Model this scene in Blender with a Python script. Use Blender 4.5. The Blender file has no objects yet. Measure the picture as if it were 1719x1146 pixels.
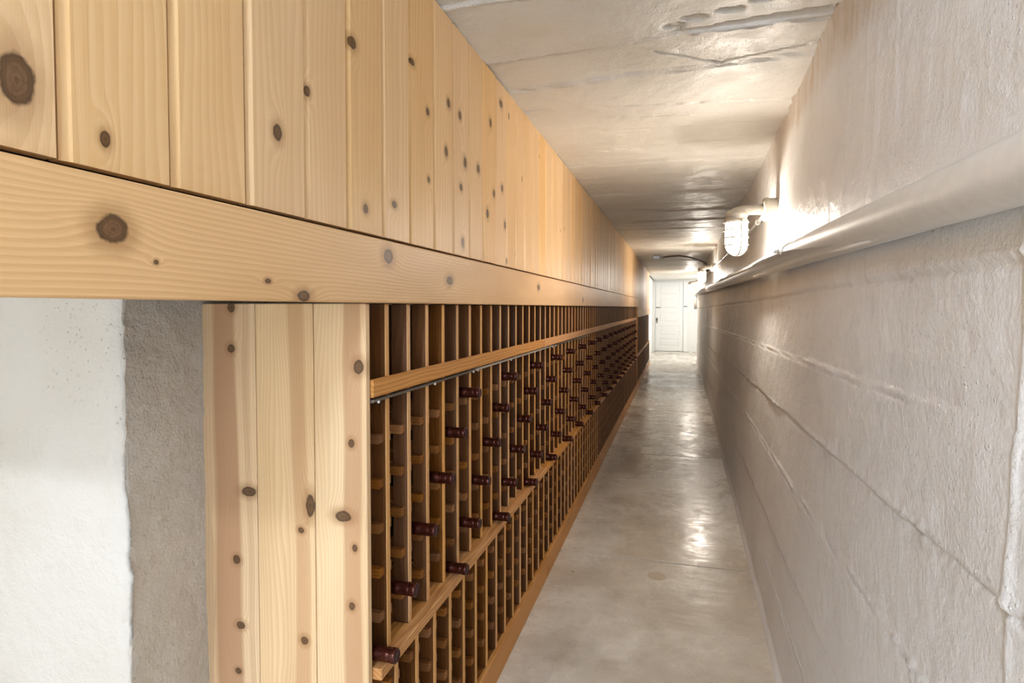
import bpy, bmesh, math, random
import numpy as np
from mathutils import Vector, Matrix

# ------------------------------------------------------------------ camera, light, exposure
SC = bpy.context.scene
COL = SC.collection
H = 1.31                                   # eye height; heights below are given relative to the eye and lifted by H
F_PX, CX, HORIZON, VPX, VERT = 1000.0, 859.5, 516.0, 1137.0, 30000.0
pitch = math.atan(F_PX / VERT)
cy = HORIZON + F_PX * math.tan(pitch)
yaw = math.atan((VPX - CX) / F_PX * math.cos(pitch))
fwd = Vector((-math.sin(yaw) * math.cos(pitch), math.cos(yaw) * math.cos(pitch), -math.sin(pitch)))
right = Vector((math.cos(yaw), math.sin(yaw), 0))
up = right.cross(fwd)
cd = bpy.data.cameras.new('camera')
cam = bpy.data.objects.new('camera', cd); COL.objects.link(cam)
m = Matrix((right, up, -fwd)).transposed().to_4x4(); m.translation = (0, 0, H)
cam.matrix_world = m
cd.sensor_fit = 'HORIZONTAL'; cd.sensor_width = 36.0
cd.lens = 36.0 * F_PX / 1719.0
cd.shift_x = -(CX - 859.5) / 1719.0
cd.shift_y = (cy - 573.0) / 1719.0
cd.clip_start = 0.02
SC.camera = cam

SC.view_settings.view_transform = 'Standard'
SC.view_settings.look = 'None'
SC.view_settings.gamma = 1.0
SC.view_settings.use_curve_mapping = False
SC.view_settings.exposure = 1.95

w = bpy.data.worlds.new('world'); SC.world = w; w.use_nodes = True
bg = w.node_tree.nodes['Background']
bg.inputs[0].default_value = (1.0, 0.95, 0.88, 1); bg.inputs[1].default_value = 0.35

WARM = (1.0, 0.91, 0.80)
GLOBE = 2.6
LAMP_W = 19.0

def light(name, kind, loc, energy, color, size=None, size_y=None, aim=None, radius=None):
    d = bpy.data.lights.new(name, kind); d.energy = energy; d.color = color
    if kind == 'AREA':
        d.shape = 'RECTANGLE'; d.size = size; d.size_y = size_y or size
    else:
        d.shadow_soft_size = radius or 0.05
    o = bpy.data.objects.new(name, d); COL.objects.link(o); o.location = loc
    if aim is not None:
        v = Vector(aim) - Vector(loc)
        o.rotation_euler = v.to_track_quat('-Z', 'Y').to_euler()
    return o

light('entry_fill', 'AREA', (0.05, -2.9, 1.25), 13.0, (0.76, 0.93, 1.18), 1.5, 2.2, aim=(0.0, 3.0, 1.25))  # added neutral fill from behind the viewer, no known source
light('entry_fill_point', 'POINT', (-0.36, -1.15, H + 0.60), 25.0, (0.77, 0.93, 1.18), radius=0.12)  # added fill behind the viewer to brighten the near right wall
light('side_room_lamp', 'POINT', (-1.35, -2.45, H + 1.78), 42.0, (0.90, 0.97, 1.06), radius=0.022)
light('lobby_fill', 'POINT', (1.1, 16.2, H + 0.55), 19.0, (0.92, 0.97, 1.04), radius=0.12)  # added fill, hidden to the right, brightens the white door

random.seed(7)
rng = np.random.default_rng(7)

# ------------------------------------------------------------------ node helpers
class N:
    def __init__(s, name):
        s.mat = bpy.data.materials.new(name); s.mat.use_nodes = True
        s.t = s.mat.node_tree; s.n = s.t.nodes; s.l = s.t.links
        s.bsdf = s.n['Principled BSDF']
    def put(s, sock, v):
        if isinstance(v, bpy.types.NodeSocket): s.l.new(v, sock)
        elif v is not None:
            if isinstance(v, (tuple, list)) and len(v) == 3 and sock.type == 'RGBA': v = tuple(v) + (1,)
            sock.default_value = v
    def math(s, op, a, b=None, c=None, clamp=False):
        n = s.n.new('ShaderNodeMath'); n.operation = op; n.use_clamp = clamp
        for i, v in enumerate((a, b, c)):
            if v is not None: s.put(n.inputs[i], v)
        return n.outputs[0]
    def vmath(s, op, a, b=None):
        n = s.n.new('ShaderNodeVectorMath'); n.operation = op
        s.put(n.inputs[0], a)
        if b is not None: s.put(n.inputs[1], b)
        return n.outputs[0]
    def coords(s, kind='Object'):
        return s.n.new('ShaderNodeTexCoord').outputs[kind]
    def rand(s):
        return s.n.new('ShaderNodeObjectInfo').outputs['Random']
    def sep(s, v):
        n = s.n.new('ShaderNodeSeparateXYZ'); s.put(n.inputs[0], v); return n.outputs[0], n.outputs[1], n.outputs[2]
    def comb(s, x, y, z):
        n = s.n.new('ShaderNodeCombineXYZ'); s.put(n.inputs[0], x); s.put(n.inputs[1], y); s.put(n.inputs[2], z); return n.outputs[0]
    def noise(s, v, scale, detail=3, rough=0.5, dist=0.0):
        n = s.n.new('ShaderNodeTexNoise'); s.put(n.inputs['Vector'], v)
        n.inputs['Scale'].default_value = scale; n.inputs['Detail'].default_value = detail
        n.inputs['Roughness'].default_value = rough; n.inputs['Distortion'].default_value = dist
        return n.outputs[0]
    def voronoi(s, v, scale, out='Distance', feature='F1', randomness=1.0):
        n = s.n.new('ShaderNodeTexVoronoi'); n.feature = feature; s.put(n.inputs['Vector'], v)
        n.inputs['Scale'].default_value = scale; n.inputs['Randomness'].default_value = randomness
        return n.outputs[out]
    def map(s, v, a, b, c=0.0, d=1.0, smooth=True):
        n = s.n.new('ShaderNodeMapRange'); n.interpolation_type = 'SMOOTHSTEP' if smooth else 'LINEAR'
        s.put(n.inputs[0], v); n.inputs[1].default_value = a; n.inputs[2].default_value = b
        n.inputs[3].default_value = c; n.inputs[4].default_value = d
        return n.outputs[0]
    def mix(s, f, a, b, mode='MIX'):
        n = s.n.new('ShaderNodeMix'); n.data_type = 'RGBA'; n.blend_type = mode
        s.put(n.inputs[0], f); s.put(n.inputs[6], a); s.put(n.inputs[7], b)
        return n.outputs[2]
    def bump(s, h, strength, dist, normal=None):
        n = s.n.new('ShaderNodeBump'); n.inputs['Strength'].default_value = strength
        n.inputs['Distance'].default_value = dist; s.put(n.inputs['Height'], h)
        if normal is not None: s.put(n.inputs['Normal'], normal)
        return n.outputs[0]
    def out(s, color=None, rough=None, normal=None, **kw):
        if color is not None: s.put(s.bsdf.inputs['Base Color'], color)
        if rough is not None: s.put(s.bsdf.inputs['Roughness'], rough)
        if normal is not None: s.put(s.bsdf.inputs['Normal'], normal)
        for k, v in kw.items(): s.put(s.bsdf.inputs[k.replace('_', ' ')], v)
        return s.mat

def srgb(r, g, b):
    f = lambda c: (c / 255 / 12.92) if c / 255 <= 0.04045 else ((c / 255 + 0.055) / 1.055) ** 2.4
    return (f(r), f(g), f(b))

def wood(name, light_c, mid_c, dark_c, axis='Z', freq=70.0, knots=(), random_knots=0.0, band=0.0,
         band_c=None, rough=0.45, vary=0.12, streak=0.5, knot_c=(0.095, 0.046, 0.018), cathedral=0.0, wob=1.0, bands=()):
    """Board wood; axis = grain direction; knots = (along, across, r_along, r_across) in object coordinates."""
    s = N(name)
    x, y, z = s.sep(s.coords())
    a, c, d = {'Z': (z, y, x), 'Y': (y, z, x), 'X': (x, z, y), 'ZX': (z, x, y)}[axis]
    r = s.rand()
    off = s.math('MULTIPLY', r, 37.0)
    lowv = s.comb(s.math('ADD', s.math('MULTIPLY', a, 1.3), off), s.math('ADD', s.math('MULTIPLY', c, 7.0), off), s.math('MULTIPLY', d, 7.0))
    low = s.noise(lowv, 1.0, 2, 0.5)
    midv = s.comb(s.math('ADD', s.math('MULTIPLY', a, 5.0), off), s.math('MULTIPLY', c, 14.0), s.math('MULTIPLY', d, 14.0))
    midn = s.noise(midv, 1.0, 2, 0.5)
    w_ = s.math('ADD', s.math('MULTIPLY', c, freq), s.math('MULTIPLY', low, 0.085 * freq * wob))
    w_ = s.math('ADD', w_, s.math('MULTIPLY', midn, 0.6))
    w_ = s.math('ADD', w_, s.math('MULTIPLY', d, freq * 0.6))
    if cathedral:
        q = s.math('MULTIPLY', s.math('MULTIPLY', c, c), cathedral)
        w_ = s.math('ADD', s.math('MULTIPLY', a, freq * 0.13), s.math('ADD', q, s.math('MULTIPLY', midn, 1.3)))
    kmask = None; kring = None; krad = None
    kn = s.noise(s.comb(s.math('MULTIPLY', a, 60.0), s.math('MULTIPLY', c, 60.0), off), 1.0, 2, 0.6)
    for (ka, kc, ra, rc) in knots:
        da = s.math('DIVIDE', s.math('SUBTRACT', a, ka), ra); dc = s.math('DIVIDE', s.math('SUBTRACT', c, kc), rc)
        rr = s.math('SQRT', s.math('ADD', s.math('MULTIPLY', da, da), s.math('MULTIPLY', dc, dc)))
        e = s.math('EXPONENT', s.math('MULTIPLY', s.math('ADD', s.math('MULTIPLY', s.math('MULTIPLY', da, da), 0.35), s.math('MULTIPLY', dc, dc)), -0.30))
        w_ = s.math('ADD', w_, s.math('MULTIPLY', e, (2.4 if rc > .006 else 1.3) * s_sign(ka, kc) ))
        rn = s.math('ADD', rr, s.math('MULTIPLY', s.math('SUBTRACT', kn, 0.5), 0.55))
        mk = s.map(rn, 0.85, 1.15, 1.0, 0.0)
        rg = s.math('MULTIPLY', s.map(rn, 0.55, 0.95, 0.0, 1.0), s.map(rn, 1.0, 1.3, 1.0, 0.0))
        ir = s.math('MULTIPLY', s.math('ADD', s.math('MULTIPLY', s.math('SINE', s.math('MULTIPLY', rn, 21.0)), .5), .5), s.map(rn, .15, .9, .25, .8))
        ang = s.math('ARCTAN2', da, dc)
        ck = s.math('MULTIPLY', s.map(s.math('ABSOLUTE', s.math('SINE', s.math('ADD', s.math('MULTIPLY', ang, 1.5), s.math('ADD', s.math('MULTIPLY', kn, 2.2), ka * 31.0)))), 0.0, 0.13, 0.8, 0.0), s.map(rn, .15, .3, 0.0, 1.0))
        core = s.map(rn, .10, .28, .8, 0.0)
        dk = s.math('MULTIPLY', s.math('MAXIMUM', s.math('MAXIMUM', ir, ck), core), mk)
        rg = s.math('MAXIMUM', rg, dk)
        hl = s.map(rn, 0.9, 2.6, 0.55, 0.0)
        kmask = mk if kmask is None else s.math('MAXIMUM', kmask, mk)
        kring = rg if kring is None else s.math('MAXIMUM', kring, rg)
        krad = hl if krad is None else s.math('MAXIMUM', krad, hl)
    if random_knots:
        kv = s.comb(s.math('ADD', s.math('MULTIPLY', a, 5.2), off), s.math('ADD', s.math('MULTIPLY', c, 9.0), off), s.math('MULTIPLY', r, 90.0))
        vd = s.voronoi(kv, 1.0)
        mk = s.map(vd, 0.055 * random_knots, 0.09 * random_knots, 0.9, 0.0)
        kmask = mk if kmask is None else s.math('MAXIMUM', kmask, mk)
        w_ = s.math('ADD', w_, s.math('MULTIPLY', s.map(vd, 0.0, 0.3, 1.0, 0.0), 2.0))
    fr = s.math('FRACT', w_)
    ring = s.math('MULTIPLY', s.map(fr, 0.0, 0.8, 0.0, 1.0), s.map(fr, 0.86, 1.0, 1.0, 0.0))
    stv = s.comb(s.math('ADD', s.math('MULTIPLY', a, 4.0), off), s.math('MULTIPLY', c, 420.0), s.math('MULTIPLY', d, 420.0))
    st = s.noise(stv, 1.0, 2, 0.6)
    col = s.mix(s.math('MULTIPLY', ring, streak), light_c, mid_c)
    col = s.mix(s.math('MULTIPLY', s.map(st, 0.45, 0.75), 0.35 * min(1, streak + .2)), col, mid_c)
    col = s.mix(s.math('MULTIPLY', s.map(low, 0.40, 0.70), 0.45), col, mid_c)
    if band:
        bn = s.noise(s.comb(s.math('ADD', s.math('MULTIPLY', a, 0.35), off), s.math('ADD', s.math('MULTIPLY', c, 13.0), s.math('MULTIPLY', midn, 0.25)), 0.0), 1.0, 1, 0.4)
        col = s.mix(s.math('MULTIPLY', s.map(bn, 0.52, 0.64), band), col, band_c)
    for (bc, bw, bs) in bands:
        q = s.math('ABSOLUTE', s.math('SUBTRACT', s.math('ADD', c, s.math('MULTIPLY', s.math('SUBTRACT', low, .5), .05)), bc))
        col = s.mix(s.map(q, bw * .75, bw * 1.2, bs, 0.0), col, band_c)
    if krad is not None:
        col = s.mix(krad, col, dark_c)
    if kmask is not None:
        kc_ = s.mix(kn, knot_c, tuple(min(1, v * 2.2) for v in knot_c))
        if kring is not None: kc_ = s.mix(s.math('MULTIPLY', kring, 0.85), kc_, tuple(v * 0.34 for v in knot_c))
        col = s.mix(s.math('MULTIPLY', kmask, 0.92), col, kc_)
    hsv = s.n.new('ShaderNodeHueSaturation')
    s.put(hsv.inputs['Color'], col)
    s.put(hsv.inputs['Value'], s.map(r, 0, 1, 1 - vary, 1 + vary * 0.6, smooth=False))
    s.put(hsv.inputs['Saturation'], s.map(s.math('FRACT', s.math('MULTIPLY', r, 7.31)), 0, 1, 0.92, 1.08, smooth=False))
    nrm = s.bump(s.math('ADD', s.math('MULTIPLY', st, 0.6), s.math('MULTIPLY', ring, 0.4)), 0.12, 0.002)
    s.bsdf.inputs['Specular IOR Level'].default_value = 0.22
    return s.out(hsv.outputs[0], rough, nrm)

def s_sign(a, c):
    return 1.0 if int(abs(a * 977 + c * 313) * 10) % 2 else -1.0

def paint(name, base, base2, rough=(0.30, 0.55), fine=0.35, coarse=0.5, stain=None, scale=1.0, high=None):
    s = N(name)
    P = s.coords()
    n1 = s.noise(P, 2.2 * scale, 4, 0.55)
    n2 = s.noise(P, 26.0 * scale, 4, 0.6)
    n3 = s.noise(P, 170.0 * scale, 3, 0.6)
    n4 = s.noise(P, 60.0 * scale, 2, 0.5)
    col = s.mix(s.map(n1, 0.35, 0.68), base, base2)
    pits = s.voronoi(P, 34.0 * scale)
    pm = s.map(pits, 0.02, 0.10, 1.0, 0.0)
    pm = s.math('MULTIPLY', pm, s.map(n1, 0.50, 0.60))
    if stain:
        sc, amt, sz = stain
        col = s.mix(s.math('MULTIPLY', s.math('MULTIPLY', s.map(s.noise(P, sz, 6, 0.65), 0.60, 0.72), s.map(n2, 0.42, 0.62)), amt), col, sc)
    if high:  # tan tint near the ceiling, warm lamp light put into the colour
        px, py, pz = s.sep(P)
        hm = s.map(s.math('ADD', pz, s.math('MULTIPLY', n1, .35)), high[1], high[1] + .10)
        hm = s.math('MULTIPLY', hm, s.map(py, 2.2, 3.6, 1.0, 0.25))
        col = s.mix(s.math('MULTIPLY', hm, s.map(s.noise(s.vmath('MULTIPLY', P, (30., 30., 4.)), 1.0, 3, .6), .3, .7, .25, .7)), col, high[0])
    ht = s.math('ADD', s.math('MULTIPLY', n2, coarse * .6), s.math('MULTIPLY', n3, 0.45 * fine))
    sd = s.voronoi(P, 75.0 * scale)
    ht = s.math('ADD', ht, s.math('MULTIPLY', s.map(sd, 0.05, 0.22, 0.35, 0.0), s.map(n1, 0.45, 0.62)))
    ht = s.math('ADD', ht, s.math('MULTIPLY', n4, 0.6 * fine))
    ht = s.math('SUBTRACT', ht, s.math('MULTIPLY', pm, 0.3))
    nrm = s.bump(ht, 0.8, 0.007)
    rg = s.map(s.noise(P, 9.0, 3, 0.6), 0.35, 0.65, rough[0], rough[1])
    return s.out(col, rg, nrm)

def plain(name, color, rough=0.4, metal=0.0, bumpn=0.0, **kw):
    s = N(name)
    P = s.coords()
    n = s.noise(P, 40.0, 3, 0.6)
    col = s.mix(s.map(n, 0.3, 0.7), tuple(v * 0.93 for v in color), color)
    nrm = s.bump(s.noise(P, 160.0, 2, 0.5), bumpn, 0.002) if bumpn else None
    return s.out(col, rough, nrm, Metallic=metal, **kw)

# ------------------------------------------------------------------ mesh helpers
def link(name, me, mat=None, parent=None, loc=None):
    o = bpy.data.objects.new(name, me); COL.objects.link(o)
    if mat is not None and me is not None and not me.materials: me.materials.append(mat)
    if parent is not None: o.parent = parent
    if loc is not None: o.location = loc
    return o

def empty(name, loc=(0, 0, 0)):
    o = bpy.data.objects.new(name, None); COL.objects.link(o); o.location = loc; o.empty_display_size = 0.1
    return o

def tag(o, label=None, cat=None, group=None, kind=None):
    if label: o['label'] = label
    if cat: o['category'] = cat
    if group: o['group'] = group
    if kind: o['kind'] = kind
    return o

def box_bm(bm, x0, x1, y0, y1, z0, z1, bev=0.0, seg=1):
    r = bmesh.ops.create_cube(bm, size=1.0)
    vs = r['verts']
    for v in vs:
        v.co = Vector((x0 + (v.co.x + .5) * (x1 - x0), y0 + (v.co.y + .5) * (y1 - y0), z0 + (v.co.z + .5) * (z1 - z0)))
    if bev:
        es = list({e for v in vs for e in v.link_edges})
        bmesh.ops.bevel(bm, geom=es, offset=bev, segments=seg, affect='EDGES', profile=0.6)

def mesh_of(bm, name, smooth=False):
    me = bpy.data.meshes.new(name)
    bmesh.ops.recalc_face_normals(bm, faces=bm.faces)
    bm.to_mesh(me); bm.free()
    if smooth:
        for p in me.polygons: p.use_smooth = True
    return me

def box(name, x0, x1, y0, y1, z0, z1, mat, parent=None, bev=0.0, seg=1):
    """box given in world coordinates, mesh origin at its own corner-centre base"""
    cx_, cy_ = (x0 + x1) / 2, (y0 + y1) / 2
    bm = bmesh.new(); box_bm(bm, x0 - cx_, x1 - cx_, y0 - cy_, y1 - cy_, 0, z1 - z0, bev, seg)
    px, py, pz = (parent.location if parent is not None else (0, 0, 0))
    return link(name, mesh_of(bm, name), mat, parent, (cx_ - px, cy_ - py, z0 - pz))

def lathe_bm(bm, prof, n=16, axis='Z', cap=True, origin=(0, 0, 0)):
    """prof = list of (radius, t) along axis"""
    rings = []
    for r, t in prof:
        ring = []
        for k in range(n):
            a = 2 * math.pi * k / n
            u, v = r * math.cos(a), r * math.sin(a)
            co = {'Z': (u, v, t), 'X': (t, u, v), 'Y': (u, t, v)}[axis]
            ring.append(bm.verts.new(Vector(co) + Vector(origin)))
        rings.append(ring)
    for i in range(len(rings) - 1):
        for k in range(n):
            bm.faces.new((rings[i][k], rings[i][(k + 1) % n], rings[i + 1][(k + 1) % n], rings[i + 1][k]))
    if cap:
        bm.faces.new(rings[0]); bm.faces.new(rings[-1])

def tube_bm(bm, pts, r, n=10, radii=None):
    pts = [Vector(p) for p in pts]
    prev = None; u = None
    rings = []
    for i, p in enumerate(pts):
        t = ((pts[min(i + 1, len(pts) - 1)] - pts[max(i - 1, 0)])).normalized()
        if u is None:
            u = t.orthogonal().normalized()
        else:
            u = (u - t * u.dot(t)).normalized()
        v = t.cross(u)
        rr = radii[i] if radii else r
        rings.append([bm.verts.new(p + (u * math.cos(2 * math.pi * k / n) + v * math.sin(2 * math.pi * k / n)) * rr) for k in range(n)])
    for i in range(len(rings) - 1):
        for k in range(n):
            bm.faces.new((rings[i][k], rings[i][(k + 1) % n], rings[i + 1][(k + 1) % n], rings[i + 1][k]))
    bm.faces.new(rings[0]); bm.faces.new(rings[-1])

def hash2(ix, iy, seed):
    h = (ix.astype(np.int64) * 374761393 + iy.astype(np.int64) * 668265263 + seed * 1442695041) & 0xffffffff
    h = ((h ^ (h >> 13)) * 1274126177) & 0xffffffff
    h = h ^ (h >> 16)
    return (h & 0xffff) / 65535.0

def vnoise(x, y, seed=0):
    ix, iy = np.floor(x), np.floor(y)
    fx, fy = x - ix, y - iy
    fx = fx * fx * (3 - 2 * fx); fy = fy * fy * (3 - 2 * fy)
    a, b = hash2(ix, iy, seed), hash2(ix + 1, iy, seed)
    c, d = hash2(ix, iy + 1, seed), hash2(ix + 1, iy + 1, seed)
    return (a + (b - a) * fx) * (1 - fy) + (c + (d - c) * fx) * fy - 0.5

def fbm(x, y, seed=0, oct=4):
    s = 0; amp = 1.0
    for o in range(oct):
        s = s + amp * vnoise(x * 2 ** o, y * 2 ** o, seed + o * 17); amp *= 0.5
    return s

def sstep(a, b, x):
    t = np.clip((x - a) / (b - a), 0, 1); return t * t * (3 - 2 * t)

def grid_mesh(name, P, flip=False, mat_idx=None, mats=()):
    """P: (m, n, 3) array"""
    mm, nn = P.shape[:2]
    me = bpy.data.meshes.new(name)
    idx = np.arange(mm * nn).reshape(mm, nn)
    q = np.stack([idx[:-1, :-1], idx[1:, :-1], idx[1:, 1:], idx[:-1, 1:]], -1).reshape(-1, 4)
    if flip: q = q[:, ::-1]
    me.vertices.add(mm * nn); me.vertices.foreach_set('co', P.reshape(-1).astype(np.float32))
    me.loops.add(q.size); me.loops.foreach_set('vertex_index', q.reshape(-1).astype(np.int32))
    me.polygons.add(len(q)); me.polygons.foreach_set('loop_start', np.arange(0, q.size, 4, dtype=np.int32))
    for mt in mats: me.materials.append(mt)
    me.update(calc_edges=True)
    me.polygons.foreach_set('use_smooth', np.ones(len(q), bool))
    if mat_idx is not None:
        me.polygons.foreach_set('material_index', mat_idx.reshape(-1).astype(np.int32))
    me.validate()
    return me

def spaced(a, b, near=0.012, rel=0.006):
    out = [a]
    while out[-1] < b:
        out.append(out[-1] + max(near, rel * abs(out[-1])))
    out[-1] = b
    return np.array(out)

# ------------------------------------------------------------------ materials
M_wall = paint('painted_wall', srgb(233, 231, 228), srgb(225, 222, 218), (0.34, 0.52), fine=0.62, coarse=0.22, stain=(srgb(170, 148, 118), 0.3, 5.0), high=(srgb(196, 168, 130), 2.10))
M_ceil = paint('painted_ceiling', srgb(222, 218, 209), srgb(213, 208, 197), (0.36, 0.56), fine=0.6, coarse=0.55, stain=(srgb(168, 152, 130), 0.35, 2.5))
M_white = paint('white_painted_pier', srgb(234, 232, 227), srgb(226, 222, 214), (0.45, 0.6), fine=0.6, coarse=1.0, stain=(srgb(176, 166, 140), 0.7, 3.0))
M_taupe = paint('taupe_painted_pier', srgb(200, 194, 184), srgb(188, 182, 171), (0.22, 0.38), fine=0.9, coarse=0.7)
M_lobby = plain('lobby_white_paint', srgb(238, 235, 228), 0.5, bumpn=0.05)
M_door = plain('door_white_paint', srgb(240, 238, 232), 0.38)
M_dark = plain('dark_gap', (0.012, 0.009, 0.006), 0.9)
M_pipe = plain('pipe_paint', srgb(218, 213, 205), 0.42, bumpn=0.15)
M_fix = plain('fixture_grey_metal', srgb(166, 158, 143), 0.42, 0.15)
M_wire = plain('guard_wire', srgb(150, 143, 130), 0.4, 0.4)
M_steel = plain('dull_steel', (0.30, 0.29, 0.28), 0.36, 0.9, bumpn=0.1)
M_steel_l = plain('pale_steel', (0.72, 0.70, 0.66), 0.38, 0.6, bumpn=0.1)
M_iron = plain('dark_conduit', srgb(70, 58, 46), 0.4, 0.6)

PL, PM, PD = srgb(230, 193, 143), srgb(212, 169, 115), srgb(162, 120, 76)
M_plank = wood('pine_plank', PL, PM, PD, 'Z', 60, random_knots=1.0, vary=0.07, streak=0.45)
RL, RM, RD = srgb(110, 70, 35), srgb(84, 51, 24), srgb(90, 50, 20)
M_rack = wood('rack_cedar', RL, RM, RD, 'Z', 160, vary=0.22, streak=0.5, rough=0.5)  # darker wood on post sides, shade between posts put into the colour
M_block = wood('rack_support_cedar', srgb(156, 104, 56), srgb(120, 74, 36), RD, 'X', 160, vary=0.2, streak=0.6, rough=0.5)
M_rail = wood('rack_rail_fir', srgb(216, 164, 104), srgb(178, 118, 62), srgb(120, 72, 34), 'Y', 90, vary=0.08, streak=0.75, rough=0.5)
M_hdr2 = wood('far_header_pine', PL, PM, PD, 'Y', 60, vary=0.05, streak=0.4)

# globe
s = N('lamp_globe_lit')
em = s.n.new('ShaderNodeEmission'); s.put(em.inputs[0], WARM); em.inputs[1].default_value = GLOBE
tr = s.n.new('ShaderNodeBsdfTransparent'); mx = s.n.new('ShaderNodeMixShader'); mx.inputs[0].default_value = .35
s.l.new(tr.outputs[0], mx.inputs[1]); s.l.new(em.outputs[0], mx.inputs[2])
s.l.new(mx.outputs[0], s.n['Material Output'].inputs[0])
M_globe = s.mat
s = N('bulb_frosted_lit'); em = s.n.new('ShaderNodeEmission'); s.put(em.inputs[0], WARM); em.inputs[1].default_value = 6.0
tr = s.n.new('ShaderNodeBsdfTransparent'); mx = s.n.new('ShaderNodeMixShader'); mx.inputs[0].default_value = .5
s.l.new(tr.outputs[0], mx.inputs[1]); s.l.new(em.outputs[0], mx.inputs[2]); s.l.new(mx.outputs[0], s.n['Material Output'].inputs[0])
M_bulb = s.mat
# bottle glass and foil
s = N('bottle_glass'); M_glass = s.out((0.012, 0.016, 0.008), 0.06, None, IOR=1.5)
s = N('burgundy_foil')
n = s.noise(s.coords(), 120, 2, 0.5)
M_foil = s.out(s.mix(s.map(n, 0.3, 0.7), (0.046, 0.009, 0.005), (0.085, 0.019, 0.010)), 0.24, s.bump(n, 0.05, 0.001), Metallic=0.55)
s = N('foil_disc'); n = s.voronoi(s.coords(), 380)
M_disc = s.out(s.mix(s.map(n, 0.1, 0.4), (0.16, 0.07, 0.07), (0.06, 0.02, 0.022)), 0.28, s.bump(n, 0.6, 0.002), Metallic=0.7)

# concrete floor
s = N('sealed_concrete')
P = s.n.new('ShaderNodeNewGeometry').outputs['Position']
n1 = s.noise(P, 1.6, 6, 0.62, 0.4); n2 = s.noise(P, 9.0, 5, 0.65); n3 = s.noise(P, 220.0, 3, 0.6); n4 = s.noise(P, 0.9, 3, 0.5)
c = s.mix(s.map(n1, 0.32, 0.68), srgb(196, 186, 170), srgb(222, 215, 203))
c = s.mix(s.math('MULTIPLY', s.map(n2, 0.42, 0.85), 0.5), c, srgb(150, 132, 108))
c = s.mix(s.math('MULTIPLY', s.map(n4, 0.46, 0.72), 0.5), c, srgb(160, 140, 112))
c = s.mix(s.math('MULTIPLY', s.map(n3, 0.50, 0.66), 0.25), c, srgb(140, 126, 108))
sp = s.map(s.voronoi(P, 3.2), 0.018, 0.03, 0.7, 0.0)
c = s.mix(sp, c, srgb(96, 80, 62))
wv = s.noise(s.vmath('MULTIPLY', P, (2.0, 5.0, 1.0)), 1.6, 3, 0.5)
rg = s.map(s.math('ADD', s.math('MULTIPLY', n2, 0.5), s.math('MULTIPLY', n1, 0.5)), 0.36, 0.64, 0.16, 0.38)
nb = s.bump(s.math('ADD', s.math('MULTIPLY', wv, 1.0), s.math('MULTIPLY', n3, 0.02)), 0.35, 0.012)
M_floor = s.out(c, rg, nb)

# ------------------------------------------------------------------ shell
def wall_x(Y, Z):
    b = np.interp(Y, [-2, .5, 2.2, 4.0, 9.9, 14.6], [.345, .347, .3585, .385, .445, .445])
    t = np.interp(Y, [-2, .5, 1.76, 2.28, 2.93, 4.2, 8.0, 14.6], [.39, .40, .41, .418, .440, .464, .476, .455])
    return b + (t - b) * (Z / 2.115)

Ys = np.concatenate([np.linspace(-2.9, .45, 30), spaced(.5, 14.55, 0.0065, 0.0042)])
Zs = np.linspace(0, 2.125, 310)
YY, ZZ = np.meshgrid(Ys, Zs, indexing='ij')
X = wall_x(YY, ZZ)
zr = ZZ - H
d = 0.005 * fbm(YY * 0.9, ZZ * 1.3, 3, 3) + 0.0028 * fbm(YY * 5, ZZ * 6, 11, 4) + 0.0018 * fbm(YY * 22, ZZ * 22, 15, 3)
joints = [(-1.07, -.010, 3.), (-.86, -.020, 3.5), (-.575, -.021, 5.5), (-.345, -.028, 6.), (-.148, -.016, 5.5), (.062, -.006, 6.), (.30, 0.0, .8), (.55, .0, .8)]
lev = np.zeros_like(X)
for i, (z0, sl, amp) in enumerate(joints):
    zl = z0 + sl * (YY - .8) + 0.004 * fbm(YY * 3.0, YY * 0, 31 + i, 3)
    brk = np.clip(0.5 + 1.6 * vnoise(YY * 2.2, YY * 0 + i, 40 + i) + 1.0 * vnoise(YY * 9.0, YY * 0 + i, 90 + i), 0.0, 1.4)
    step = (0.0045 if i % 2 else -0.0045) * (1 if i < 6 else .3)
    lev += step * sstep(-.004, .004, zr - zl)
    rough_ = 1 + 1.2 * vnoise(YY * 60, ZZ * 60, 70 + i)
    lev += 0.001 * amp * .9 * brk * rough_ * np.exp(-((zr - zl) / 0.0048) ** 2)
    lev -= (0.005 if i < 6 else .0008) * np.exp(-((zr - zl + .008) / 0.0035) ** 2)
    # spatter of set plaster around each joint
    lev += 0.0045 * np.exp(-((zr - zl) / 0.035) ** 2) * np.maximum(0, fbm(YY * 40, ZZ * 40, 120 + i, 2) + .05) * brk
# upright seam near the viewer
ys = 0.812 + 0.006 * fbm(ZZ * 4, ZZ * 0, 55, 3)
lev += 0.006 * np.exp(-((YY - ys) / 0.008) ** 2) * (1 + .8 * vnoise(ZZ * 14, YY * 0, 66)) + 0.004 * sstep(.01, -.01, YY - ys)
# drips on the high part
rp = np.maximum(0, fbm(YY * 26, ZZ * 3.0, 77, 3)) * sstep(-.1, .5, zr)
lev += 0.004 * rp
lev += .016 * np.exp(-np.maximum(0, 2.112 - ZZ) / .016) * np.maximum(0, fbm(YY * 16, ZZ * 8, 81, 3) + .15)
X = X - d - lev
X -= 0.014 * sstep(.035, .0, ZZ)                     # plaster cove along the foot of the wall
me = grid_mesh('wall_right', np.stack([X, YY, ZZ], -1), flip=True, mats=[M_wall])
wall_right = tag(link('wall_right', me), kind='structure')

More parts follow.
